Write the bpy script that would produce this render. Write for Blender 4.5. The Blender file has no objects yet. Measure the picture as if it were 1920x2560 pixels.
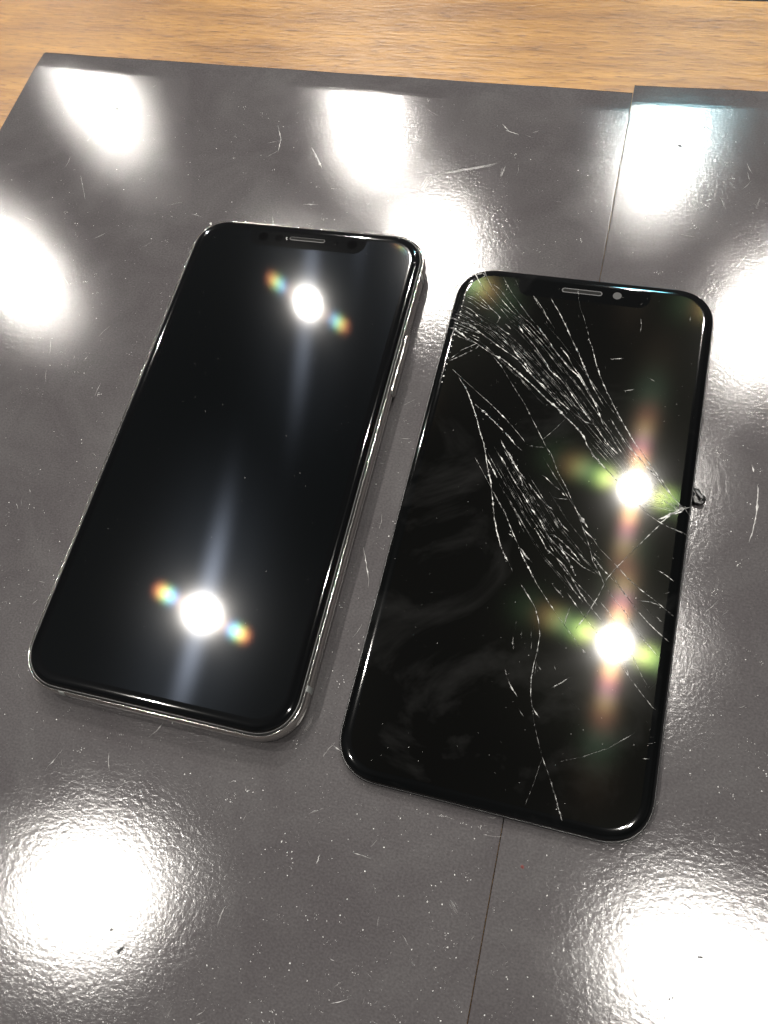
import bpy, bmesh, math, random
from mathutils import Matrix, Vector
random.seed(7)
sc = bpy.context.scene
COL = sc.collection

# ------------------------------------------------------------------ camera
# solved from the known phone size: height 188 mm, 25 deg from straight down
K = 1920 / 1659.0                       # tracing scale -> photo pixels
CAM_H, PITCH, ROLL, FPX = 0.18829, 0.4411, -0.3306, 2069.4
TURN = math.radians(31.1)               # world axes follow the sheets
RC = Matrix.Rotation(TURN, 3, 'Z') @ Matrix.Rotation(PITCH, 3, 'X') @ Matrix.Rotation(ROLL, 3, 'Z')
cam_d = bpy.data.cameras.new('camera')
cam = bpy.data.objects.new('camera', cam_d)
COL.objects.link(cam)
cam.matrix_world = Matrix.Translation((0, 0, CAM_H)) @ RC.to_4x4()
cam_d.sensor_fit = 'VERTICAL'
cam_d.sensor_height = 36.0
cam_d.lens = 36.0 * FPX / 2560.0
cam_d.clip_start, cam_d.clip_end = 0.005, 50
cam_d.dof.use_dof = True
cam_d.dof.focus_distance = 0.222
cam_d.dof.aperture_fstop = 42.0
sc.camera = cam

def ray(x, y):
    return RC @ Vector(((x - 960) / FPX, -(y - 1280) / FPX, -1.0))
def at(x, y, z=0.0):
    d = ray(x, y)
    return Vector((0, 0, CAM_H)) + d * ((z - CAM_H) / d.z)
def mirror(x, y, z, ceiling):
    """the point of the ceiling that the surface at height z mirrors at this pixel"""
    p = at(x, y, z); d = ray(x, y); d.z = -d.z
    return p + d * ((ceiling - z) / d.z)

# ------------------------------------------------------------------ room light
w = bpy.data.worlds.new('World'); sc.world = w; w.use_nodes = True
nt = w.node_tree; nt.nodes.clear()
wo = nt.nodes.new('ShaderNodeOutputWorld'); bg = nt.nodes.new('ShaderNodeBackground')
tc = nt.nodes.new('ShaderNodeTexCoord'); nz = nt.nodes.new('ShaderNodeTexNoise')
rp = nt.nodes.new('ShaderNodeValToRGB')
nz.inputs['Scale'].default_value = 1.7; nz.inputs['Detail'].default_value = 1.5
rp.color_ramp.elements[0].position = 0.36; rp.color_ramp.elements[0].color = (0.10, 0.10, 0.105, 1)
rp.color_ramp.elements[1].position = 0.66; rp.color_ramp.elements[1].color = (0.34, 0.34, 0.35, 1)
nt.links.new(tc.outputs['Generated'], nz.inputs['Vector'])
nt.links.new(nz.outputs['Fac'], rp.inputs['Fac'])
nt.links.new(rp.outputs['Color'], bg.inputs['Color'])
nt.links.new(bg.outputs[0], wo.inputs[0])
bg.inputs['Strength'].default_value = 0.45

CEIL = 2.0
def downlight(px, py, z, watt, size=0.034, col=(1.0, 0.95, 0.88)):
    p = mirror(px * K, py * K, z, CEIL)
    l = bpy.data.lights.new('downlight', 'AREA'); l.shape = 'DISK'; l.size = size
    l.energy = watt; l.color = col
    o = bpy.data.objects.new('downlight', l); COL.objects.link(o); o.location = p
    return o
WATT = 20.0
for px, py, z, m in ((665, 655, .0077, 1.0), (437, 1325, .0077, 1.5), (1370, 1055, .0032, .7), (1328, 1390, .0032, .7),
                     (215, 205, 0, 1.5), (795, 275, 0, 1.5), (940, 565, 0, 1.7), (1425, 335, 0, 1.3),
                     (35, 590, 0, 1.4), (1655, 700, 0, 1.4), (190, 1925, 0, 1.5), (1470, 2085, 0, .9), (1625, 2150, 0, .8)):
    downlight(px, py, z, WATT * m)
downlight(1465, 222, 0, 9.0, 0.20, (0.25, 0.85, 1.0))          # added teal lamp, placed to mirror a teal tint on the right card

vs = sc.view_settings
vs.view_transform = 'Standard'; vs.look = 'None'; vs.gamma = 1.0; vs.use_curve_mapping = False
vs.exposure = 0.0
sc.cycles.use_denoising = True
sc.cycles.denoiser = 'OPENIMAGEDENOISE'
sc.cycles.denoising_prefilter = 'ACCURATE'
sc.cycles.max_bounces = 6
sc.cycles.sample_clamp_indirect = 1.5
sc.cycles.blur_glossy = 0.3

# ------------------------------------------------------------------ materials
def new_mat(name):
    m = bpy.data.materials.new(name); m.use_nodes = True
    t = m.node_tree
    return m, t, t.nodes['Principled BSDF'], t.nodes['Material Output']
def node(t, kind, **kw):
    n = t.nodes.new(kind)
    for k, v in kw.items():
        if k in n.inputs: n.inputs[k].default_value = v
        else: setattr(n, k, v)
    return n
def simple(name, col, rough, metal=0.0, ior=1.5, noise=0.0):
    m, t, b, o = new_mat(name)
    b.inputs['Base Color'].default_value = (*col, 1); b.inputs['Roughness'].default_value = rough
    b.inputs['Metallic'].default_value = metal; b.inputs['IOR'].default_value = ior
    if noise:
        c = node(t, 'ShaderNodeTexCoord'); n = node(t, 'ShaderNodeTexNoise', Scale=900.0, Detail=3.0)
        r = node(t, 'ShaderNodeMapRange'); r.inputs[3].default_value = max(0.02, rough - noise); r.inputs[4].default_value = rough + noise
        t.links.new(c.outputs['Object'], n.inputs['Vector']); t.links.new(n.outputs['Fac'], r.inputs[0])
        t.links.new(r.outputs[0], b.inputs['Roughness'])
    return m

def mat_wood():
    m, t, b, o = new_mat('wood_laminate'); L = t.links.new
    c = node(t, 'ShaderNodeTexCoord')
    mp = node(t, 'ShaderNodeMapping'); mp.inputs['Scale'].default_value = (1.0, 10.0, 1.0)
    L(c.outputs['Object'], mp.inputs['Vector'])
    n1 = node(t, 'ShaderNodeTexNoise', Scale=9.0, Detail=6.0, Roughness=0.6, Distortion=0.2)
    n2 = node(t, 'ShaderNodeTexNoise', Scale=42.0, Detail=5.0, Roughness=0.65)
    mp3 = node(t, 'ShaderNodeMapping'); mp3.inputs['Scale'].default_value = (1.0, 7.0, 1.0)
    L(c.outputs['Object'], mp3.inputs['Vector'])
    n3 = node(t, 'ShaderNodeTexNoise', Scale=150.0, Detail=4.0, Roughness=0.6)
    L(mp.outputs[0], n1.inputs['Vector']); L(mp.outputs[0], n2.inputs['Vector']); L(mp3.outputs[0], n3.inputs['Vector'])
    r1 = node(t, 'ShaderNodeValToRGB'); e = r1.color_ramp.elements
    e[0].position = 0.32; e[0].color = (0.118, 0.055, 0.0130, 1)
    e[1].position = 0.68; e[1].color = (0.215, 0.112, 0.0260, 1)
    L(n1.outputs['Fac'], r1.inputs['Fac'])
    r2 = node(t, 'ShaderNodeValToRGB'); e = r2.color_ramp.elements
    e[0].position = 0.36; e[0].color = (0.55, 0.48, 0.42, 1); e[1].position = 0.58; e[1].color = (1, 1, 1, 1)
    L(n2.outputs['Fac'], r2.inputs['Fac'])
    mx = node(t, 'ShaderNodeMixRGB', blend_type='MULTIPLY'); mx.inputs[0].default_value = 0.7
    L(r1.outputs[0], mx.inputs[1]); L(r2.outputs[0], mx.inputs[2])
    r3 = node(t, 'ShaderNodeValToRGB'); e = r3.color_ramp.elements
    e[0].position = 0.34; e[0].color = (0.45, 0.40, 0.36, 1); e[1].position = 0.46; e[1].color = (1, 1, 1, 1)
    L(n3.outputs['Fac'], r3.inputs['Fac'])
    mx2 = node(t, 'ShaderNodeMixRGB', blend_type='MULTIPLY'); mx2.inputs[0].default_value = 0.85
    L(mx.outputs[0], mx2.inputs[1]); L(r3.outputs[0], mx2.inputs[2])
    L(mx2.outputs[0], b.inputs['Base Color'])
    b.inputs['Roughness'].default_value = 0.30; b.inputs['Specular IOR Level'].default_value = 0.22
    bp = node(t, 'ShaderNodeBump', Strength=1.0, Distance=0.00016)
    L(n3.outputs['Fac'], bp.inputs['Height']); L(bp.outputs[0], b.inputs['Normal'])
    return m

def mat_sheet(name, seed):
    m, t, b, o = new_mat(name); L = t.links.new
    c = node(t, 'ShaderNodeTexCoord')
    off = node(t, 'ShaderNodeMapping'); off.inputs['Location'].default_value = (seed * 3.1, seed * 1.7, 0)
    L(c.outputs['Object'], off.inputs['Vector'])
    # scuffs and smudges in the laminate
    n1 = node(t, 'ShaderNodeTexNoise', Scale=38.0, Detail=7.0, Roughness=0.62, Distortion=0.8)
    L(off.outputs[0], n1.inputs['Vector'])
    r1 = node(t, 'ShaderNodeValToRGB'); e = r1.color_ramp.elements
    e[0].position = 0.38; e[0].color = (0.036, 0.0333, 0.0347, 1)
    e[1].position = 0.72; e[1].color = (0.047, 0.0448, 0.0457, 1)
    L(n1.outputs['Fac'], r1.inputs['Fac'])
    # paper fibre flecks
    mp = node(t, 'ShaderNodeMapping'); mp.inputs['Scale'].default_value = (1.0, 1.25, 1.0)
    L(off.outputs[0], mp.inputs['Vector'])
    n2 = node(t, 'ShaderNodeTexNoise', Scale=1800.0, Detail=3.0, Roughness=0.6)
    L(mp.outputs[0], n2.inputs['Vector'])
    r2 = node(t, 'ShaderNodeValToRGB'); e = r2.color_ramp.elements
    e[0].position = 0.35; e[0].color = (0.84, 0.84, 0.84, 1); e[1].position = 0.66; e[1].color = (1.18, 1.18, 1.18, 1)
    L(n2.outputs['Fac'], r2.inputs['Fac'])
    mx = node(t, 'ShaderNodeMixRGB', blend_type='MULTIPLY'); mx.inputs[0].default_value = 1.0
    L(r1.outputs[0], mx.inputs[1]); L(r2.outputs[0], mx.inputs[2])
    rr = node(t, 'ShaderNodeMapRange'); rr.inputs[3].default_value = 0.140; rr.inputs[4].default_value = 0.172
    L(n1.outputs['Fac'], rr.inputs[0])
    n3 = node(t, 'ShaderNodeTexNoise', Scale=760.0, Detail=5.0, Roughness=0.6)
    L(mp.outputs[0], n3.inputs['Vector'])
    bp = node(t, 'ShaderNodeBump', Strength=1.0, Distance=0.000030)
    L(n3.outputs['Fac'], bp.inputs['Height'])
    df = node(t, 'ShaderNodeBsdfDiffuse'); L(mx.outputs[0], df.inputs['Color'])
    gl = node(t, 'ShaderNodeBsdfAnisotropic', distribution='BECKMANN'); L(rr.outputs[0], gl.inputs['Roughness']); L(bp.outputs[0], gl.inputs['Normal'])
    fr = node(t, 'ShaderNodeFresnel', IOR=1.5)
    ms = node(t, 'ShaderNodeMixShader'); L(fr.outputs[0], ms.inputs[0]); L(df.outputs[0], ms.inputs[1]); L(gl.outputs[0], ms.inputs[2])
    L(ms.outputs[0], o.inputs['Surface']); t.nodes.remove(b)
    return m

def glass_black(name, lobes=(), base=(0.0008, 0.0009, 0.0010), rough=0.05, smudge=0.0):
    """black cover glass; lobes = pixel-grid diffraction orders:
    (tilt_u, tilt_v, roughness, anisotropy, colour, weight) added to the mirror"""
    m, t, b, o = new_mat(name); L = t.links.new
    b.inputs['Base Color'].default_value = (*base, 1); b.inputs['Roughness'].default_value = rough
    b.inputs['IOR'].default_value = 1.5
    if smudge:
        c = node(t, 'ShaderNodeTexCoord')
        n = node(t, 'ShaderNodeTexNoise', Scale=26.0, Detail=5.0, Roughness=0.6, Distortion=1.5)
        L(c.outputs['Object'], n.inputs['Vector'])
        r = node(t, 'ShaderNodeValToRGB'); e = r.color_ramp.elements
        e[0].position = 0.50; e[0].color = (*base, 1)
        e[1].position = 0.78; e[1].color = (*[x + smudge for x in base], 1)
        L(n.outputs['Fac'], r.inputs['Fac']); L(r.outputs[0], b.inputs['Base Color'])
    if lobes:
        g = node(t, 'ShaderNodeNewGeometry')
        tg = node(t, 'ShaderNodeCombineXYZ', X=1.0, Y=0.0, Z=0.0)
        acc = b.outputs[0]
        for u, v, ro, an, col, wt in lobes:
            ad = node(t, 'ShaderNodeVectorMath', operation='ADD'); ad.inputs[1].default_value = (u, v, 0)
            no = node(t, 'ShaderNodeVectorMath', operation='NORMALIZE')
            L(g.outputs['Normal'], ad.inputs[0]); L(ad.outputs[0], no.inputs[0])
            gl = node(t, 'ShaderNodeBsdfAnisotropic', distribution='BECKMANN', Roughness=ro, Anisotropy=an)
            gl.inputs['Color'].default_value = (*[x * wt for x in col], 1)
            L(tg.outputs[0], gl.inputs['Tangent'])
            L(no.outputs[0], gl.inputs['Normal'])
            a2 = node(t, 'ShaderNodeAddShader'); L(acc, a2.inputs[0]); L(gl.outputs[0], a2.inputs[1]); acc = a2.outputs[0]
        L(acc, o.inputs['Surface'])
    return m

# diffraction: one order per wavelength, offset from the mirror direction in proportion to it
def orders_a():
    L = []
    ux, uy = 1.0, -0.22
    for k, col, wt in ((.0150, (1.0, .60, .35), .55), (.0205, (.25, .30, 1.0), 1.0), (.0222, (.15, .65, 1.0), .9), (.0238, (.15, .95, .55), .9),
                       (.0256, (.55, 1.0, .2), .9), (.0275, (1.0, .75, .15), .9), (.0298, (1.0, .25, .15), 1.0),
                       (.0375, (.3, .9, .4), .15), (.0425, (1.0, .35, .25), .15)):
        for s in (-1, 1):
            L.append((s * k * ux, s * k * uy, .058, .12, col, wt * .000085))
    L.append((0, 0, .135, .66, (.62, .74, 1.0), .0009))    # streak along the pixel columns
    L.append((0, 0, .22, .35, (.62, .76, 1.0), .0007))       # veil
    return L
def orders_b():
    L = []
    for k, col, wt, ro in ((.0175, (1.0, .95, .35), 1.3, .075), (.0215, (.55, 1.0, .25), 1.5, .080), (.0340, (.30, .75, .40), .5, .085), (.0390, (.7, .8, .25), .45, .085), (.0440, (1.0, .35, .2), .28, .09), (.0560, (.4, .8, .4), .2, .11)):
        for s in (-1, 1):
            L.append((s * k, -s * k * .22, ro, -.1, col, wt * .00026))
    for k, col, wt, ro in ((.0150, (1.0, .75, .30), 1.6, .072), (.0210, (1.0, .35, .25), 1.2, .075), (.0285, (.70, .30, .75), .6, .08), (.0355, (.85, .75, .25), .55, .08), (.0440, (.9, .25, .2), .42, .09), (.0600, (.25, .75, .5), .26, .11), (.082, (.7, .45, .3), .14, .13)):
        for s in (-1, 1):
            L.append((0, s * k, ro, .15, col, wt * .00024))
    L.append((0, 0, .15, .5, (.9, .85, .65), .0006))
    L.append((0, 0, .24, .0, (.95, 1.0, .75), .0004))
    return L

M = {
    'wood': mat_wood(),
    'sheet1': mat_sheet('laminated_card', 0.0), 'sheet2': mat_sheet('laminated_card_darker', 1.0),
    'glass_a': glass_black('black_cover_glass'),
    'screen_a': glass_black('dark_display', orders_a(), (0.0007, 0.0009, 0.0010)),
    'glass_b': glass_black('black_cover_glass_worn', (), (0.0006, 0.0007, 0.0007), .05, .006),
    'screen_b': glass_black('dark_display_worn', orders_b(), (0.0006, 0.0006, 0.0005), .05, .006),
    'steel': simple('polished_steel', (0.58, 0.56, 0.53), 0.10, 1.0),
    'antenna': simple('pale_plastic', (0.16, 0.17, 0.165), 0.4),
    'rubber': simple('black_gasket', (0.006, 0.006, 0.006), 0.35),
    'black': simple('black_plastic', (0.004, 0.004, 0.0045), 0.28),
    'hole': simple('black_recess', (0.0008, 0.0008, 0.0008), 0.6),
    'mesh': simple('speaker_mesh', (0.0045, 0.0045, 0.0043), 0.7, 0, 1.15),
    'hole_light': simple('grey_hole_light', (0.040, 0.040, 0.040), 0.7, 0, 1.15),
    'lens': simple('dark_lens', (0.0002, 0.0002, 0.0003), 0.06, 0, 1.3),
    'dust': simple('pale_dust', (0.40, 0.40, 0.39), 0.3),
    'scratch': simple('scuffed_laminate', (0.17, 0.168, 0.165), 0.3),
    'back': simple('white_back_glass', (0.4, 0.4, 0.4), 0.15),
    'red': simple('red_crumb', (0.06, 0.010, 0.008), 0.6),
    'core': simple('card_core', (0.014, 0.012, 0.011), 0.9, 0, 1.1),
    'dark': simple('dark_pit', (0.004, 0.004, 0.005), 0.5),
}
def mat_crack():
    m, t, b, o = new_mat('fractured_glass'); L = t.links.new
    c = node(t, 'ShaderNodeTexCoord'); n = node(t, 'ShaderNodeTexNoise', Scale=420.0, Detail=3.0)
    L(c.outputs['Object'], n.inputs['Vector'])
    r = node(t, 'ShaderNodeValToRGB'); e = r.color_ramp.elements
    e[0].position = 0.47; e[0].color = (0.008, 0.008, 0.0075, 1); e[1].position = 0.62; e[1].color = (0.30, 0.30, 0.29, 1)
    L(n.outputs['Fac'], r.inputs['Fac']); L(r.outputs[0], b.inputs['Base Color'])
    b.inputs['Roughness'].default_value = 0.30
    return m
M['crack'] = mat_crack()

# ------------------------------------------------------------------ mesh helpers
def link(name, bm_or_mesh, mat, parent=None, smooth=False):
    if isinstance(bm_or_mesh, bmesh.types.BMesh):
        me = bpy.data.meshes.new(name); bm_or_mesh.to_mesh(me); bm_or_mesh.free()
    else:
        me = bm_or_mesh
    me.materials.append(mat)
    if smooth:
        for p in me.polygons: p.use_smooth = True
    o = bpy.data.objects.new(name, me); COL.objects.link(o)
    if parent: o.parent = parent
    return o
def empty(name, loc, rz, label, cat):
    o = bpy.data.objects.new(name, None); COL.objects.link(o)
    o.location = loc; o.rotation_euler = (0, 0, rz); o['label'] = label; o['category'] = cat
    o.empty_display_size = 0.01
    return o
MM = 0.001
def rring(W, H, r, inset, seg=14, ex=2.25):
    """rounded rectangle outline (mm), corners slightly squircular"""
    a, b = W / 2 - inset, H / 2 - inset
    rr = max(0.3, r - inset); pts = []
    for cx, cy, a0 in ((a - rr, b - rr, 0), (-a + rr, b - rr, 90), (-a + rr, -b + rr, 180), (a - rr, -b + rr, 270)):
        for i in range(seg + 1):
            th = math.radians(a0 + 90.0 * i / seg); c, s = math.cos(th), math.sin(th)
            f = (abs(c) ** ex + abs(s) ** ex) ** (-1 / ex)
            pts.append((cx + rr * c * f, cy + rr * s * f))
    return pts
def loft(W, H, r, prof, cap_bottom=False, cap_top=False, seg=14, cx=0, cy=0, sub=6):
    """prof: (inset, z) in mm, outside going up"""
    bm = bmesh.new(); rings = []
    for ins, z in prof:
        base = rring(W, H, r, ins, seg)
        pts = []
        n = len(base)
        for i in range(n):                                       # split the long straight runs
            p, q = base[i], base[(i + 1) % n]
            pts.append(p)
            if math.dist(p, q) > 8:
                for k in range(1, sub): pts.append((p[0] + (q[0] - p[0]) * k / sub, p[1] + (q[1] - p[1]) * k / sub))
        rings.append([bm.verts.new(((x + cx) * MM, (y + cy) * MM, z * MM)) for x, y in pts])
    for A, B in zip(rings, rings[1:]):
        n = len(A)
        for i in range(n): bm.faces.new((A[i], A[(i + 1) % n], B[(i + 1) % n], B[i]))
    if cap_bottom: bm.faces.new(list(reversed(rings[0])))
    if cap_top: bm.faces.new(rings[-1])
    return bm
def poly(pts, z, thick=0.0):
    bm = bmesh.new()
    top = [bm.verts.new((x * MM, y * MM, z * MM)) for x, y in pts]
    bm.faces.new(top)
    if thick:
        bot = [bm.verts.new((x * MM, y * MM, (z - thick) * MM)) for x, y in pts]
        n = len(pts)
        for i in range(n): bm.faces.new((bot[i], bot[(i + 1) % n], top[(i + 1) % n], top[i]))
    return bm
def box(bm, x0, x1, y0, y1, z0, z1):
    v = [bm.verts.new((x * MM, y * MM, z * MM)) for z in (z0, z1) for x, y in ((x0, y0), (x1, y0), (x1, y1), (x0, y1))]
    for f in ((3, 2, 1, 0), (4, 5, 6, 7), (0, 1, 5, 4), (1, 2, 6, 5), (2, 3, 7, 6), (3, 0, 4, 7)): bm.faces.new([v[i] for i in f])
def ccw(pts):
    s = sum(a[0] * b[1] - b[0] * a[1] for a, b in zip(pts, pts[1:] + pts[:1]))
    return pts if s > 0 else pts[::-1]
def display_outline(W, H, r, nw, nd, seg=14):
    """active area with the sensor notch cut from its top edge"""
    a, b = W / 2, H / 2; out = []
    def arc(cx, cy, rad, a0, a1, n=seg):
        for i in range(n + 1):
            th = math.radians(a0 + (a1 - a0) * i / n); out.append((cx + rad * math.cos(th), cy + rad * math.sin(th)))
    arc(a - r, b - r, r, 0, 90)
    h = nw / 2; s, q = 1.0, 3.2
    arc(h + s, b - s, s, 90, 180, 6)
    arc(h - q, b - nd + q, q, 0, -90, 8)
    arc(-h + q, b - nd + q, q, -90, -180, 8)
    arc(-h - s, b - s, s, 0, 90, 6)
    arc(-a + r, b - r, r, 90, 180)
    arc(-a + r, -b + r, r, 180, 270)
    arc(a - r, -b + r, r, 270, 360)
    return ccw(out)

# ------------------------------------------------------------------ table
bm = bmesh.new(); box(bm, -900, 900, -700, 274.4, -30, 0)
bmesh.ops.bevel(bm, geom=[e for e in bm.edges], offset=0.002, segments=3, affect='EDGES')
table = link('table_top', bm, M['wood']); table['kind'] = 'structure'

# ------------------------------------------------------------------ laminated sheets (A4 cards)
TH = 1.8
def sheet(name, x0, x1, y0, y1, mat, label, drop=0.0):
    """card with a lamination margin that steps down along its back edge"""
    o = empty(name, (0, 0, 0), 0, label, 'sheet')
    bm = bmesh.new(); cr = 0.5
    zs = [(y0, 0), (y1 - 9.0, 0), (y1 - 7.8, -.03), (y1 - 4, -.22), (y1 - .7, -.40), (y1, -.65)]
    nx = 24; grid = []
    for y, dz in zs:
        row = []
        for i in range(nx + 1):
            x = x0 + .35 + (x1 - x0 - .7) * (i - 1) / (nx - 2)
            if i == 0: x = x0
            if i == nx: x = x1
            edge = -.004 if i in (0, nx) else 0
            sk = 0 if y == y0 else drop * ((x - x0) / (x1 - x0) - .5)
            row.append(bm.verts.new((x * MM, (y + sk + .10 * math.sin(i * 1.3 + x0)) * MM, (dz + edge) * MM)))
        grid.append(row)
    for A, B in zip(grid, grid[1:]):
        for i in range(nx): bm.faces.new((A[i], A[i + 1], B[i + 1], B[i]))
    rim = [v for v in grid[0]] + [r[-1] for r in grid[1:]] + list(reversed(grid[-1][:-1])) + [r[0] for r in reversed(grid[1:-1])]
    low = [bm.verts.new((v.co.x, v.co.y, -TH * MM)) for v in rim]
    n = len(rim)
    for i in range(n): bm.faces.new((low[i], low[(i + 1) % n], rim[(i + 1) % n], rim[i])).material_index = 1
    link('card', bm, mat, o).data.materials.append(M['core'])
    return o
table.location.z = -TH * MM - 0.0001
q0, q1, q2 = at(95 * K, 110 * K), at(1365 * K, 196 * K), at(1010 * K, 2212 * K)
r0 = at(1376 * K, 180 * K); s2 = at(1092 * K, 1770 * K)
SEAM = (q1.x + q2.x + s2.x) / 3 * 1000
YB1 = (q0.y + q1.y) / 2 * 1000; YB2 = r0.y * 1000
X0 = q0.x * 1000
sheet_l = sheet('laminated_sheet', X0, SEAM - .12, YB1 - 297, YB1, M['sheet1'], 'scuffed grey laminated card under the intact phone, lying left of the seam', (q1.y - q0.y) * 1000)
sheet_r = sheet('laminated_sheet', SEAM + .12, SEAM + 210.12, YB2 - 297, YB2, M['sheet2'], 'scuffed grey laminated card with teal sheen on its back corner')
print('SHEETS', X0, SEAM, YB1, YB2, q1, q2, s2)

# ------------------------------------------------------------------ ribbons: cracks and scratches
def resample(P, step):
    out = [P[0]]
    for a, b in zip(P, P[1:]):
        n = max(1, int((b - a).length / step))
        for i in range(1, n + 1): out.append(a.lerp(b, i / n))
    return out
def ribbon(bm, P, w0, h0, rnd, step=.00035, jit=.00006, gaps=0.0, taper=True, z=None):
    """faceted ridge along P (metres): width and height vary from point to point"""
    P = resample(P, step)
    n = len(P)
    if n < 2: return
    rows = []; wob = 0
    for i, p in enumerate(P):
        a = P[max(0, i - 1)]; b = P[min(n - 1, i + 1)]
        d = (b - a); d.z = 0
        if d.length < 1e-9: d = Vector((1, 0, 0))
        d.normalize(); s = Vector((-d.y, d.x, 0))
        f = rnd.uniform(.35, 1.0)
        if rnd.random() < .12: f *= rnd.uniform(1.3, 2.6)
        if taper: f *= min(1.0, (min(i, n - 1 - i) + .4) / 3)
        if gaps and rnd.random() < gaps: f *= .15
        ww = w0 * f * .5
        c = p + s * rnd.uniform(-jit, jit)
        hh = h0 * rnd.uniform(.15, 1.0)
        rows.append((bm.verts.new(c + s * ww), bm.verts.new(c + s * ww * rnd.uniform(-.5, .5) + Vector((0, 0, hh))), bm.verts.new(c - s * ww)))
    for A, B in zip(rows, rows[1:]):
        for k in (0, 1):
            bm.faces.new((A[k], B[k], B[k + 1])); bm.faces.new((A[k], B[k + 1], A[k + 1]))
def crumb(bm, c, r, rnd, h=.5):
    n = rnd.choice((5, 6, 7)); a0 = rnd.random() * 6.3
    el = rnd.uniform(.5, 1.0); rot = rnd.random() * 3.1
    base = []
    for i in range(n):
        th = a0 + 6.283 * i / n; q = r * rnd.uniform(.6, 1.1)
        x, y = q * math.cos(th), q * el * math.sin(th)
        base.append(bm.verts.new(c + Vector((x * math.cos(rot) - y * math.sin(rot), x * math.sin(rot) + y * math.cos(rot), 0))))
    top = bm.verts.new(c + Vector((rnd.uniform(-.3, .3) * r, rnd.uniform(-.3, .3) * r, r * h)))
    for i in range(n): bm.faces.new((base[i], base[(i + 1) % n], top))

# wear on the two cards
rnd = random.Random(3)
def inside(p, which):
    x, y = p.x * 1000, p.y * 1000
    if which == 0: return X0 + 1 < x < SEAM - 1.2 and y < YB1 - 11.5
    return SEAM + 1.2 < x and y < YB2 - 9.5
marks = [  # tracing pixels: polyline, width mm
    ([(673, 318), (682, 335), (695, 362)], .5), ([(1085, 268), (1100, 284)], .45), ([(1093, 281), (1121, 291)], .55), ([(1134, 292), (1153, 298)], .4),
    ([(655, 441), (688, 442)], .35), ([(1624, 1003), (1628, 1020)], .5), ([(1637, 1045), (1636, 1095), (1628, 1140), (1618, 1172)], .45),
    ([(1542, 1800), (1552, 1806)], .5), ([(1545, 1806), (1540, 1822)], .5), ([(1552, 1806), (1560, 1802)], .3),
    ([(1415, 1842), (1400, 1852), (1382, 1858)], .35), ([(692, 1845), (683, 1866)], .35), ([(487, 1958), (478, 1975), (470, 2000)], .4),
    ([(446, 2176), (438, 2186), (424, 2194)], .45), ([(787, 2155), (784, 2170)], .4), ([(818, 1980), (815, 2003)], .25), ([(868, 2017), (882, 2042)], .2),
    ([(785, 1182), (788, 1200), (793, 1230), (797, 1250), (795, 1270)], .28), ([(720, 2135), (745, 2115)], .15),
    ([(175, 380), (178, 400), (184, 430)], .16), ([(600, 270), (607, 300), (600, 330)], .3), ([(100, 1660), (118, 1640), (135, 1618)], .15),
    ([(820, 1000), (830, 1002)], .3), ([(1560, 1330), (1574, 1318)], .3), ([(1595, 1530), (1610, 1525)], .3), ([(1600, 1880), (1613, 1868)], .3),
    ([(1590, 1735), (1596, 1742)], .3), ([(530, 1760), (560, 1742)], .14), ([(300, 1700), (262, 1748), (240, 1790)], .12),
    ([(862, 946), (884, 948), (897, 950)], .22), ([(1180, 1905), (1183, 1915)], .4), ([(1360, 1912), (1365, 1903)], .3)]
scuffs = [([(937, 375), (925, 392), (910, 418)], 1.3), ([(927, 375), (905, 408)], .6), ([(935, 378), (980, 370), (1030, 362), (1085, 352)], .8), ([(1090, 355), (1078, 388)], 1.1),
          ([(975, 1952), (990, 1972)], 1.4), ([(972, 1950), (980, 1965)], .8), ([(700, 1745), (660, 1760)], .5), ([(1575, 395), (1590, 405)], .6), ([(1615, 370), (1620, 390)], .5), ([(1640, 430), (1635, 450)], .7),
          ([(1000, 870), (955, 880)], .3), ([(1598, 1905), (1572, 1922)], .35)]
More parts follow.
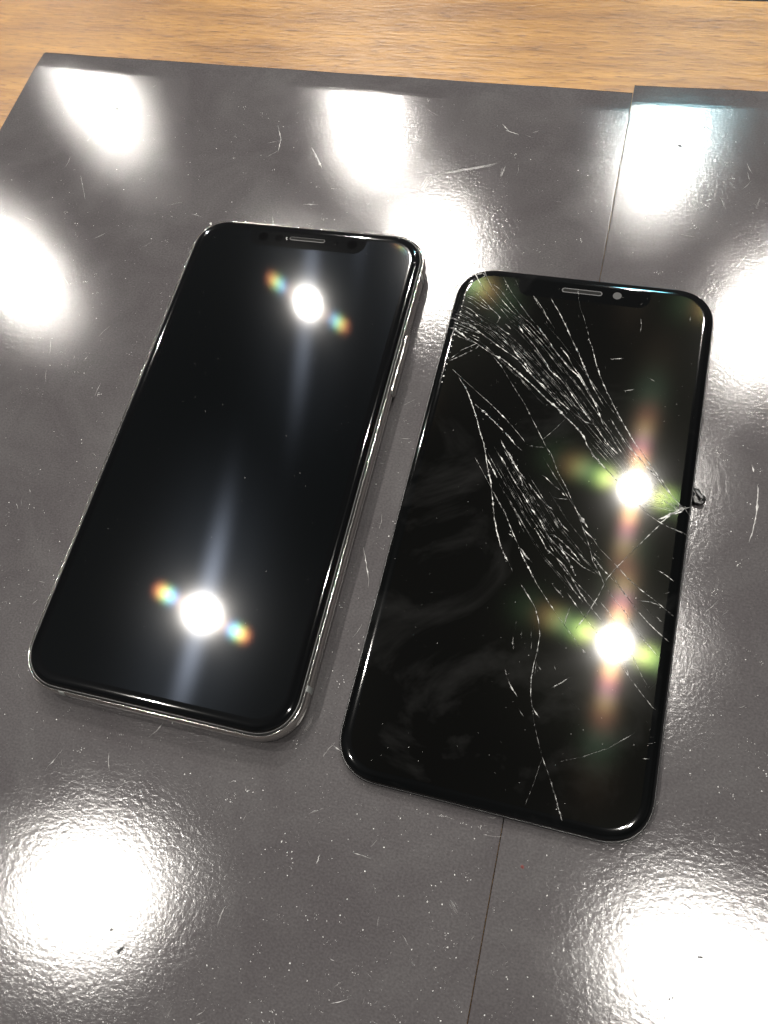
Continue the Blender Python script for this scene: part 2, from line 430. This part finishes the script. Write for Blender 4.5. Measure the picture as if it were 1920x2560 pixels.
for which, sh in ((0, sheet_l), (1, sheet_r)):
    bs = bmesh.new(); bd = bmesh.new(); bf = bmesh.new()
    for P, wd in marks:
        V = [at(x * K, y * K, .00002) for x, y in P]
        if inside(V[0], which): ribbon(bs, V, wd * MM * .75, .00006, rnd, .0006, .0001)
    for P, wd in scuffs:
        V = [at(x * K, y * K, .00001) for x, y in P]
        if inside(V[0], which):
            for k in range(int(wd * 16)):
                o_ = Vector((rnd.uniform(-.5, .5) * wd * MM, rnd.uniform(-.5, .5) * wd * MM, 0))
                a_ = rnd.uniform(0, .6); b_ = rnd.uniform(a_ + .1, 1)
                full = resample(V, .0004); n = len(full)
                seg = [p + o_ for p in full[int(a_ * n):max(int(a_ * n) + 2, int(b_ * n))]]
                ribbon(bf, seg, .00010, .000015, rnd, .0008, .00004)
    for k in range(520 if which == 0 else 360):                     # hairlines
        x, y = rnd.uniform(-20, 1680), rnd.uniform(150, 2230)
        p = at(x * K, y * K, .00001)
        if not inside(p, which): continue
        ln = rnd.choice((.4, .6, .9, 1.3, 2.0, 4.5)) * MM; th = rnd.gauss(.3, 1.1)
        d = Vector((math.cos(th), math.sin(th), 0))
        mid = p + d * ln * .5 + Vector((-d.y, d.x, 0)) * ln * rnd.uniform(-.07, .07)
        ribbon(bs, [p, mid, p + d * ln], rnd.uniform(.05, .15) * MM, .00003, rnd, .0005, .00002)
    for k in range(3000 if which == 0 else 2200):                     # dust
        x, y = rnd.uniform(-20, 1680), rnd.uniform(150, 2230)
        p = at(x * K, y * K, .00001)
        if not inside(p, which): continue
        r = rnd.choice((.05, .05, .06, .06, .07, .08, .10, .13, .17)) * MM
        crumb(bd, p, r, rnd)
        if rnd.random() < .25:
            for j in range(rnd.randint(2, 5)):
                crumb(bd, p + Vector((rnd.gauss(0, .7), rnd.gauss(0, .5), 0)) * MM, r * rnd.uniform(.5, .9), rnd)
    o = link('scratches', bs, M['scratch'], sh); o['kind'] = 'stuff'
    o = link('scuff_marks', bf, M['scratch'], sh); o['kind'] = 'stuff'
    o = link('dust_specks', bd, M['dust'], sh); o['kind'] = 'stuff'
bm = bmesh.new()
for x, y, r in ((236, 214, .25), (253, 234, .7), (262, 2048, .5), (259, 2056, .5), (238, 2010, .3)):
    for j in range(3): crumb(bm, at(x * K, y * K, .00001) + Vector((rnd.gauss(0, .3), rnd.gauss(0, .3), 0)) * MM, r * MM, rnd, .3)
o = link('dark_nicks', bm, M['dark'], sheet_l); o['kind'] = 'stuff'
bm = bmesh.new()
for x, y, r in ((1469, 315, .8), (1448, 245, .35), (1525, 275, .4), (1512, 2067, .4), (1448, 2160, .35), (1400, 310, .35)):
    for j in range(3): crumb(bm, at(x * K, y * K, .00001) + Vector((rnd.gauss(0, .2), rnd.gauss(0, .2), 0)) * MM, r * MM * .8, rnd, .3)
o = link('dark_nicks', bm, M['dark'], sheet_r); o['kind'] = 'stuff'
bm = bmesh.new(); crumb(bm, at(1128 * K, 1872 * K, .0), .0005, rnd, .4)
o = link('red_crumb', bm, M['red']); o['label'] = 'tiny red crumb on the card below the cracked display'; o['category'] = 'crumb'

# ------------------------------------------------------------------ intact phone
def unturn(x, y):
    c, s = math.cos(TURN), math.sin(TURN); return (c * x - s * y, s * x + c * y)
ax, ay = unturn(-29.28, 118.61); aa = -0.54 + TURN
bx_, by_ = unturn(35.86, 74.35); ba = -0.5504 + TURN
A = empty('smartphone', (ax * MM, ay * MM, 0), aa, 'intact black-screened smartphone with polished steel rim lying on the card', 'smartphone')
W, H, R = 70.9, 143.6, 11.4
link('back_glass', loft(W, H, R, [(5, .02), (2.6, .05), (1.7, .25), (1.25, .62)], cap_bottom=True), M['back'], A, True)
link('frame', loft(W, H, R, [(1.3, .55), (.95, .75), (.5, 1.2), (.2, 1.9), (.04, 2.8), (0, 3.7), (.04, 4.6), (.14, 5.4), (.28, 6.0), (.46, 6.32), (.62, 6.42), (.7, 6.4), (.72, 6.0)]), M['steel'], A, True)
link('gasket', loft(W, H, R, [(.68, 6.0), (.72, 6.42), (.95, 6.5), (1.12, 6.72), (1.25, 6.78), (1.36, 6.72), (1.42, 6.3)]), M['rubber'], A, True)
glass = link('front_glass', loft(W, H, R, [(1.44, 6.3), (1.45, 6.82), (1.5, 7.02), (1.62, 7.2), (1.85, 7.36), (2.2, 7.5), (2.65, 7.6), (3.15, 7.665), (3.6, 7.692), (3.9, 7.70), (4.3, 7.70)], cap_top=True, seg=18), M['glass_a'], A, True)
DW, DH = 62.4, 135.1
disp = link('display', poly(display_outline(DW, DH, 6.9, 35.0, 5.2), 7.712), M['screen_a'], A)
def stadium(w, h, n=8):
    r = h / 2; out = []
    for cx, a0 in ((w / 2 - r, -90), (-w / 2 + r, 90)):
        for i in range(n + 1):
            th = math.radians(a0 + 180 * i / n); out.append((cx + r * math.cos(th), r * math.sin(th)))
    return out
def shifted(P, dx, dy): return [(x + dx, y + dy) for x, y in P]
def circle(r, n=24): return [(r * math.cos(6.28318 * i / n), r * math.sin(6.28318 * i / n)) for i in range(n)]
yn = DH / 2 - 2.0
def earpiece(parent, w, z, y, mesh_mat):
    e = link('earpiece', poly(shifted(stadium(w, 1.5), 0, y), z), M['hole'], parent)
    link('speaker_mesh', poly(shifted(stadium(w - .7, .8), 0, y + .1), z + .012), mesh_mat, e)
    bm = bmesh.new(); pts = shifted(stadium(w, 1.5), 0, y); n = len(pts); rows = []
    for s, zz in ((1.0, z - .02), (1.0, z + .05), (.88, z + .05), (.86, z + .015)):
        rows.append([bm.verts.new((x * (1 if s == 1 else (1 - (1 - s) * .12)) * MM, (y + (yy - y) * s) * MM, zz * MM)) for x, yy in pts])
    for a_, b_ in zip(rows, rows[1:]):
        for i in range(n): bm.faces.new((a_[i], a_[(i + 1) % n], b_[(i + 1) % n], b_[i]))
    link('slot_rim', bm, M['lens'], e, True)
earpiece(A, 11.0, 7.715, yn + .2, M['mesh'])
for nm, x, r in (('infrared_camera', -13.4, 1.5), ('flood_illuminator', -8.6, 1.2), ('selfie_camera', 13.6, 1.5), ('proximity_sensor', 8.8, .6)):
    link(nm, poly(shifted(circle(r), x, yn), 7.714), M['lens'], A)
def band(name, pos, side, width, mat, parent, proud=.03):
    """strip that follows the frame's profile across one side"""
    prof = [(1.0, .72), (.5, 1.2), (.2, 1.9), (.04, 2.8), (0, 3.7), (.04, 4.6), (.14, 5.4), (.28, 6.0), (.46, 6.32), (.6, 6.4)]
    bm = bmesh.new(); rows = []
    for ins, z in prof:
        row = []
        for s in (-.5, .5):
            t_ = pos + s * width
            if side == 'r': p = (W / 2 - ins + proud, t_)
            elif side == 'l': p = (-W / 2 + ins - proud, t_)
            elif side == 'b': p = (t_, -H / 2 + ins - proud)
            else: p = (t_, H / 2 - ins + proud)
            row.append(bm.verts.new((p[0] * MM, p[1] * MM, (z + proud * .5) * MM)))
        rows.append(row)
    for a_, b_ in zip(rows, rows[1:]): bm.faces.new((a_[0], a_[1], b_[1], b_[0]))
    bmesh.ops.recalc_face_normals(bm, faces=bm.faces)
    return link(name, bm, mat, parent, True)
for side, pos in (('r', 58.6), ('r', -58.3), ('l', 58.6), ('l', -58.3), ('b', -22.5), ('t', 22.5)):
    band('antenna_line', pos, side, 1.35, M['antenna'], A)
def pill(parent, name, side, y, ln, hgt, out):
    bm = bmesh.new(); pts = stadium(ln, hgt, 6); rows = []
    for s, d in ((1.0, -.4), (1.0, out * .7), (.93, out * .95), (.8, out)):
        rows.append([bm.verts.new(((side * (W / 2 + d)) * MM, (y + px * (1 if s == 1 else 1 - (1 - s) * .1)) * MM, (3.7 + pz * s) * MM)) for px, pz in pts])
    n = len(pts)
    for a_, b_ in zip(rows, rows[1:]):
        for i in range(n): bm.faces.new((a_[i], a_[(i + 1) % n], b_[(i + 1) % n], b_[i]))
    bm.faces.new(rows[-1]); bmesh.ops.recalc_face_normals(bm, faces=bm.faces)
    link(name, bm, M['steel'], parent, True)
pill(A, 'side_button', 1, 30.5, 19.5, 2.9, .42)
pill(A, 'volume_button', -1, 33.5, 10.0, 2.9, .42)
pill(A, 'volume_button', -1, 20.0, 10.0, 2.9, .42)

rd = random.Random(11)
bm = bmesh.new()
for k in range(70): crumb(bm, Vector((rd.uniform(-31, 31), rd.uniform(-66, 66), 7.714)) * MM, rd.choice((.03, .03, .04, .05, .08)) * MM, rd, .4)
for x, y, r in ((-31.2, 68.2, .35), (-23.5, 70.0, .2), (-6.2, yn + .4, .3), (-6.0, yn - .2, .2), (26.5, 69.5, .15), (32.2, 65.2, .18), (32.7, 61.5, .18)):
    for j in range(3): crumb(bm, Vector((x + rd.gauss(0, r * .6), y + rd.gauss(0, r * .6), 7.66)) * MM, r * MM, rd, .7)
o = link('dust_specks', bm, M['dust'], A); o['kind'] = 'stuff'

# ------------------------------------------------------------------ cracked display assembly
B = empty('display_assembly', (bx_ * MM, by_ * MM, 0), ba, 'removed black display panel with cracked glass lying across the seam of the cards', 'phone display')
WB, HB, RB = 68.5, 140.9, 10.9
ZB = 3.2
link('frame', loft(WB, HB, RB, [(1.2, .02), (.5, .1), (.12, .4), (0, .9), (0, 1.55), (.07, 1.82), (.2, 1.92), (.34, 1.9), (.5, 1.7)], cap_bottom=True), M['black'], B, True)
glass_b = link('front_glass', loft(WB, HB, RB, [(.42, 1.7), (.40, 2.1), (.42, 2.32), (.52, 2.54), (.75, 2.74), (1.1, 2.92), (1.6, 3.06), (2.1, 3.14), (2.6, 3.188), (2.9, ZB), (3.3, ZB)], cap_top=True, seg=18), M['glass_b'], B, True)
disp_b = link('display', poly(display_outline(DW, DH, 6.9, 35.0, 5.4), ZB + .012), M['screen_b'], B)
e = link('earpiece', poly(shifted(stadium(10.8, 1.5), -.4, DH / 2 - 2.2), ZB + .015), M['hole'], B)
link('speaker_mesh', poly(shifted(stadium(10.2, .95), -.4, DH / 2 - 2.2), ZB + .027), M['mesh'], e)
link('camera_window', poly(shifted(circle(1.15), 8.9, DH / 2 - 2.25), ZB + .02), M['hole_light'], B)  # opaque disc; its grey is painted for light showing through the hollow camera hole

BI = (Matrix.Translation(B.location) @ Matrix.Rotation(ba, 4, 'Z')).inverted()
def onb(x, y):
    p = BI @ at(x, y, (ZB + .014) * MM); return p
T3 = (1080, 640, .44605); T6 = (1100, 1100, .39783); T7 = (1100, 1500, .39783); T5 = (1080, 640, .18083)
def tr(T, pts): return [onb(T[0] + x * T[2], T[1] + y * T[2]) for x, y in pts]
C = []   # (points, width mm, height mm, gaps)
def c(T, pts, wd=.16, ht=.035, gaps=.15, more=None):
    P = tr(T, pts)
    if more: P += tr(*more)
    C.append((P, wd, ht, gaps))
c(T3, [(110,405),(250,490),(330,545),(390,620),(450,720),(520,830),(570,930),(640,1070)], .13, .03, .2, (T6, [(700,90),(740,200),(790,290),(820,360),(870,470),(900,560),(940,670),(960,760),(1000,830),(1040,920),(1080,980),(1170,1090),(1220,1180),(1280,1257),(1375,1365)]))
c(T3, [(330,545),(400,580),(470,640),(560,720),(640,800),(700,850),(750,905),(800,950),(850,1010),(870,1060),(905,1110)], .34, .06, .1, (T6, [(950,80),(1030,170),(1120,260)]))
c(T6, [(1245,400),(1310,470),(1385,520),(1440,548),(1530,585),(1555,600)], .18)
c(T3, [(115,345),(210,385),(300,450),(380,510),(480,580),(560,670),(650,760),(720,840),(760,880)], .22, .05)
c(T3, [(440,490),(470,550),(520,600),(560,670),(640,740),(720,820),(780,870),(860,930),(915,950)], .22, .05, .3)
c(T3, [(540,460),(580,510),(640,600),(660,640),(720,690),(760,740),(800,800),(850,870),(920,960),(990,1060),(1050,1121)], .24, .05)
c(T3, [(410,380),(420,385),(438,408)], .3); c(T3, [(488,390),(512,432)], .3)
c(T3, [(610,420),(650,470),(690,530),(730,580),(770,630),(820,670),(850,720),(890,790),(950,865)], .30, .06, .05)
c(T3, [(720,510),(760,560),(790,620),(830,670),(880,760),(920,840),(960,945)], .22, .05)
c(T3, [(570,225),(600,280)], .22); c(T3, [(600,280),(650,350),(690,410)], .08)
c(T3, [(665,235),(710,310),(750,390),(785,470)], .20, .05, 0); c(T3, [(785,470),(810,520),(840,590),(870,660),(900,730),(940,800),(970,850)], .26, .06)
c(T3, [(820,185),(822,235)], .35); c(T3, [(822,235),(830,290),(850,340),(880,450)], .08)
c(T3, [(875,450),(900,520),(925,620),(950,690),(975,750),(1000,800),(1040,880),(1085,960),(1130,1040),(1180,1105)], .22, .05, .1, (T6, [(1270,80),(1330,170),(1400,260),(1450,340),(1500,400),(1540,430)]))
c(T3, [(1000,910),(1045,985),(1080,1040),(1120,1090)], .26, .06, .1, (T6, [(1200,60),(1250,110),(1300,170),(1360,230),(1400,280),(1450,345)]))
c(T3, [(960,945),(1000,1000),(1040,1070),(1080,1121)], .14)
# fan over the upper left corner
for P in ([(585,230),(640,330),(720,470),(800,560),(960,740),(1080,880)], [(720,190),(760,290),(830,430),(960,600),(1100,760),(1280,900)], [(800,390),(860,400),(940,460),(1060,620),(1200,790),(1290,880)],
          [(540,420),(640,540),(760,660),(820,740)], [(480,540),(570,570),(680,640),(780,720)], [(480,560),(560,600),(700,700),(800,750)], [(985,290),(1030,380),(1120,530),(1200,640),(1330,820),(1420,930)],
          [(470,610),(560,660),(660,740)], [(440,690),(540,740),(640,830)], [(430,760),(520,800),(600,870)], [(1150,320),(1200,420)]):
    c(T5, P, .11, .02, .1)
for P, wd in (([(760,660),(800,710),(870,770),(910,810),(940,850),(920,890),(890,930)], .22), ([(1030,460),(1050,400)], .3), ([(1410,550),(1450,610),(1540,740),(1600,860)], .15), ([(600,800),(640,840),(690,880)], .25),
              ([(480,920),(550,960),(610,1000)], .35), ([(785,970),(835,1030)], .25), ([(1010,940),(1060,970),(1090,1010)], .35), ([(1100,880),(1150,920)], .2), ([(1200,980),(1230,1020),(1265,1070)], .25),
              ([(1450,960),(1520,1050),(1560,1100)], .35), ([(600,270),(640,250),(700,240),(740,260),(700,300)], .3), ([(590,230),(640,320)], .22), ([(720,180),(750,270)], .2), ([(390,930),(440,970)], .35), ([(230,990),(300,1000),(370,1050),(450,1100)], .4), ([(880,950),(1000,1040),(1100,1100)], .15)):
    c(T5, P, wd, .05)
# left rim chips and the little triangle
c(T3, [(90,585),(170,525),(250,490),(265,497),(250,515),(170,555),(95,588)], .16)
for y in range(0, 9): c(T3, [(115 + rnd.uniform(-8, 8), 300 + y * 16), (160 + rnd.uniform(-15, 25), 318 + y * 17), (230 + rnd.uniform(-20, 60), 352 + y * 17 + rnd.uniform(-6, 14))], rnd.uniform(.1, .26), .04, .35)
# lower left wedge
c(T3, [(115,635),(165,680),(240,750),(330,830),(420,920),(480,990),(520,1040)], .14, .04, 0); c(T3, [(530,1055),(545,1062),(580,1070),(640,1072)], .18)
c(T3, [(150,680),(190,740),(225,830),(250,910),(270,990),(290,1050),(300,1110)], .26, .05, .05, (T6, [(285,80),(300,180),(320,270),(330,370),(340,480),(360,590),(390,690),(430,770)]))
c(T6, [(430,770),(460,830)], .06); c(T6, [(500,895),(530,940),(580,1020),(600,1060),(620,1140),(628,1230)], .17, .04, .05, (T7, [(625,240),(610,330),(590,400),(572,500),(570,600),(580,675)]))
c(T3, [(240,830),(300,880),(360,940),(420,1000),(470,1060),(505,1090)], .26, .05)
c(T3, [(385,1030),(410,1080),(440,1120)], .4, .06, 0, (T6, [(460,140),(490,190),(540,250)]))
c(T3, [(625,1025),(690,970),(750,910)], .13)
c(T6, [(365,80),(410,150),(450,230),(500,310)], .2, .05, 0); c(T6, [(500,310),(540,370),(580,440),(620,490),(660,570),(700,630),(760,690),(800,740),(850,850)], .34, .06)
c(T6, [(500,220),(515,260),(520,290)], .3); c(T6, [(555,270),(600,330),(650,390),(710,440)], .26, .06); c(T6, [(735,485),(770,540),(810,575)], .24, .06)
c(T6, [(300,120),(330,180),(360,240)], .34, .05); c(T6, [(330,320),(370,390),(410,460),(440,540),(470,610),(500,680)], .2, .04); c(T6, [(500,670),(540,730),(580,770)], .34, .06)
c(T6, [(435,590),(455,600)], .4); c(T6, [(500,690),(530,750),(570,830),(605,900)], .24); c(T6, [(605,900),(650,970),(710,1060),(770,1150),(840,1240)], .09, .03, .1, (T7, [(880,300),(905,325)]))
c(T6, [(465,430),(500,520),(530,580)], .15, .04, .4); c(T6, [(480,360),(520,430)], .15)
c(T6, [(600,560),(640,630),(670,690),(720,730)], .24); c(T6, [(720,730),(780,790),(820,850),(880,960),(930,1030)], .26, .06); c(T6, [(930,1030),(970,1080),(1030,1150)], .12)
c(T6, [(680,590),(720,600),(780,650),(830,700),(885,770)], .2); c(T6, [(745,650),(775,695)], .6, .05); c(T6, [(770,690),(830,740),(900,800),(980,840)], .13, .04, 0)
c(T6, [(740,760),(800,840),(850,890),(920,960),(990,1040)], .18, .05, .3); c(T6, [(780,850),(830,930),(900,1020)], .24, .06); c(T6, [(800,960),(900,1100),(990,1215)], .09)
c(T6, [(905,560),(930,590),(965,625)], .34, .05, 0); c(T6, [(965,625),(1000,680),(1060,740),(1110,790),(1180,870),(1260,940),(1340,1000),(1400,1050),(1470,1110)], .15, .04, .2)
c(T6, [(870,460),(900,510),(930,550)], .4); c(T6, [(960,730),(1020,810),(1070,860)], .3, .05); c(T6, [(1070,860),(1130,930),(1210,1030)], .13)
c(T6, [(1385,530),(1290,620),(1180,730),(1110,800),(1050,870),(990,990),(920,1100),(850,1190)], .14, .04, .15)
c(T6, [(1080,850),(1150,950),(1230,1060),(1300,1140),(1350,1190),(1440,1270)], .14, .04, .2)
c(T6, [(1230,1000),(1270,1012),(1330,1020),(1380,1040)], .22); c(T6, [(1340,808),(1380,825),(1420,850),(1472,890)], .16, .05, 0); c(T6, [(1400,965),(1425,962),(1445,955)], .12)
c(T6, [(1360,1110),(1385,1135),(1412,1155)], .2); c(T6, [(1270,1030),(1340,1110)], .12); c(T6, [(1000,1010),(1060,1080),(1100,1145)], .12)
for P in ([(1540,430),(1480,450),(1420,480),(1370,500)], [(1540,430),(1510,452),(1450,470),(1385,522)], [(1540,430),(1555,455),(1572,478)], [(1540,430),(1582,418)], [(1540,432),(1525,440)]): c(T6, P, .38, .06, 0)
for k in range(11):          # sunburst between lamp glare and impact point
    y0 = 262 + k * 14; x0 = 1335 - k * 6
    c(T6, [(x0, y0), (1400 + k * 3, 330 + k * 11), (1470, 395 + k * 5), (1538, 430)], rnd.uniform(.07, .16), .03, .1)
for k in range(9):           # straight dark lines above the glare
    c(T6, [(940 + k * 28, 10 - k * 3), (1040 + k * 23, 120 - k * 4), (1130 + k * 19, 225 - k * 8)], .07, .02, .05)
c(T6, [(640,220),(665,235),(720,290),(800,345)], .12, .03, .3); c(T6, [(765,330),(785,350)], .5); c(T6, [(705,355),(740,368),(815,372)], .13, .03, 0); c(T6, [(705,908),(740,950),(775,985)], .2)
c(T7, [(1110,370),(1180,470),(1260,580),(1340,680),(1368,698)], .12); c(T7, [(1195,325),(1240,420),(1280,500),(1315,555)], .1); c(T7, [(1320,565),(1360,520)], .15, .04, 0); c(T7, [(1150,365),(1190,480)], .07)
c(T7, [(578,670),(600,705),(625,740)], .26, .05, 0); c(T7, [(582,690),(590,760),(610,860),(640,980)], .08); c(T7, [(640,980),(680,1090),(700,1150)], .14); c(T7, [(695,1140),(720,1220),(745,1310),(768,1390)], .26, .05, .05)
c(T7, [(640,1000),(590,1150),(530,1300)], .06, .02, 0); c(T7, [(405,425),(430,510),(455,560),(485,605)], .15, .04, 0); c(T7, [(490,680),(525,730)], .15); c(T7, [(690,560),(760,520),(820,485)], .14, .04, 0)
c(T7, [(755,1015),(900,985),(1060,930),(1200,850),(1235,822)], .06, .02, 0); c(T7, [(778,180),(790,120),(820,40)], .15, .04, 0); c(T7, [(895,310),(905,325),(915,335)], .8, .08, 0)
c(T7, [(600,390),(635,440)], .14); c(T7, [(605,385),(595,475)], .1); c(T7, [(800,540),(848,587)], .12, .04, 0); c(T7, [(826,645),(878,690)], .12, .04, 0); c(T7, [(717,410),(728,440)], .12); c(T7, [(732,400),(744,432)], .12); c(T7, [(740,262),(764,285)], .15)
c(T7, [(1305,905),(1338,898)], .2); c(T7, [(1275,998),(1320,997)], .14); c(T7, [(1320,865),(1345,860)], .1)
for x, y, l_ in ((478, 130, 60), (460, 230, 55), (515, 185, 50), (575, 180, 60), (590, 150, 45), (465, 270, 40), (576, 265, 50), (535, 295, 15)): c(T7, [(x, y), (x - 4, y + l_)], .07, .02, 0)
for P in ([(1170,350),(1174,385),(1168,425)], [(1448,340),(1446,370)], [(1075,755),(1110,752),(1135,745)], [(1205,680),(1250,702)], [(1000,578),(1075,574)], [(360,690),(362,715)], [(635,290),(650,300)], [(640,365),(648,380)], [(820,330),(824,345)]):
    c(T3, P, .14, .03, 0)
# thin companions that run beside the long cracks
guide = [tr(T3, [(140,320),(330,430),(560,640),(760,850),(900,960)]), tr(T3, [(330,300),(480,420),(640,600),(800,780),(950,960),(1080,1110)]), tr(T3, [(480,330),(620,480),(760,660),(900,860),(1050,1060)]),
         tr(T6, [(290,60),(400,260),(520,480),(680,720),(860,930)]), tr(T6, [(420,60),(560,300),(720,560),(880,760),(1020,900)])]
for gd in guide:
    full = resample(gd, .0006)
    for k in range(12):
        n = len(full); a_ = int(rnd.uniform(0, .6) * n); b_ = min(n - 1, a_ + int(rnd.uniform(.15, .6) * n) + 2)
        d = (full[b_] - full[a_]).normalized(); s = Vector((-d.y, d.x, 0)) * rnd.gauss(0, 2.4) * MM
        C.append(([p + s for p in full[a_:b_ + 1]], rnd.uniform(.025, .07), .02, .1))
for P, wd, ht, gp in C:
    bm = bmesh.new()
    ribbon(bm, P, wd * 1.05 * MM, ht * 1.2 * MM, rnd, .00042, rnd.choice((.00002, .00003)) if wd < .2 else .00006, gp)
    link('crack', bm, M['crack'], glass_b)
# loose splinters along the cracks
bm = bmesh.new()
for P, wd, ht, gp in C:
    if wd < .2: continue
    for p in resample(P, .0012):
        if rnd.random() < .30: crumb(bm, p + Vector((rnd.gauss(0, .22), rnd.gauss(0, .22), 0)) * MM, rnd.choice((.05, .06, .08, .12)) * MM, rnd, .35)
for k in range(260):
    p = Vector((rnd.uniform(-32, 32), rnd.uniform(-66, 66), ZB + .014)) * MM
    crumb(bm, p, rnd.choice((.03, .03, .04, .05, .07)) * MM, rnd, .4)
for k in range(16):
    p = Vector((-WB / 2 + 2.8, 60 - k * 1.9, ZB)) * MM
    crumb(bm, p, rnd.uniform(.1, .28) * MM, rnd, .3)
o = link('glass_splinters', bm, M['dust'], B); o['kind'] = 'stuff'

# torn adhesive loop hanging out of the right edge
def tube(name, pts, rads, mat, parent, seg=8, flat=.45):
    bm = bmesh.new(); rings = []
    for i, p in enumerate(pts):
        d = (pts[min(i + 1, len(pts) - 1)] - pts[max(i - 1, 0)]).normalized()
        up = Vector((0, 0, 1)); s = d.cross(up).normalized(); u = s.cross(d)
        rings.append([bm.verts.new(p + (s * math.cos(6.2832 * k / seg) + u * math.sin(6.2832 * k / seg) * flat) * rads[i]) for k in range(seg)])
    for a_, b_ in zip(rings, rings[1:]):
        for k in range(seg): bm.faces.new((a_[k], a_[(k + 1) % seg], b_[(k + 1) % seg], b_[k]))
    bm.faces.new(rings[0][::-1]); bm.faces.new(rings[-1])
    bmesh.ops.recalc_face_normals(bm, faces=bm.faces)
    return link(name, bm, mat, parent, True)
S5 = (1640, 1150, .12055)
def onz(x, y, z): return BI @ at(S5[0] + x * S5[2], S5[1] + y * S5[2], z * MM)
loop = [onz(x, y, z) for x, y, z in ((790,600,1.2),(850,640,1.6),(900,710,2.0),(950,765,2.2),(995,800,2.0),(985,860,1.6),(940,890,1.3),(890,880,1.2),(850,850,1.1),(830,780,1.2),(790,740,1.2))]
pts = []
for i in range(len(loop) - 1):
    for k in range(4): pts.append(loop[i].lerp(loop[i + 1], k / 4))
pts.append(loop[-1])
tube('torn_adhesive', pts, [(.40 + .20 * abs(math.sin(i * .33)) + (.35 if i > 28 else 0)) * MM for i in range(len(pts))], M['rubber'], B)
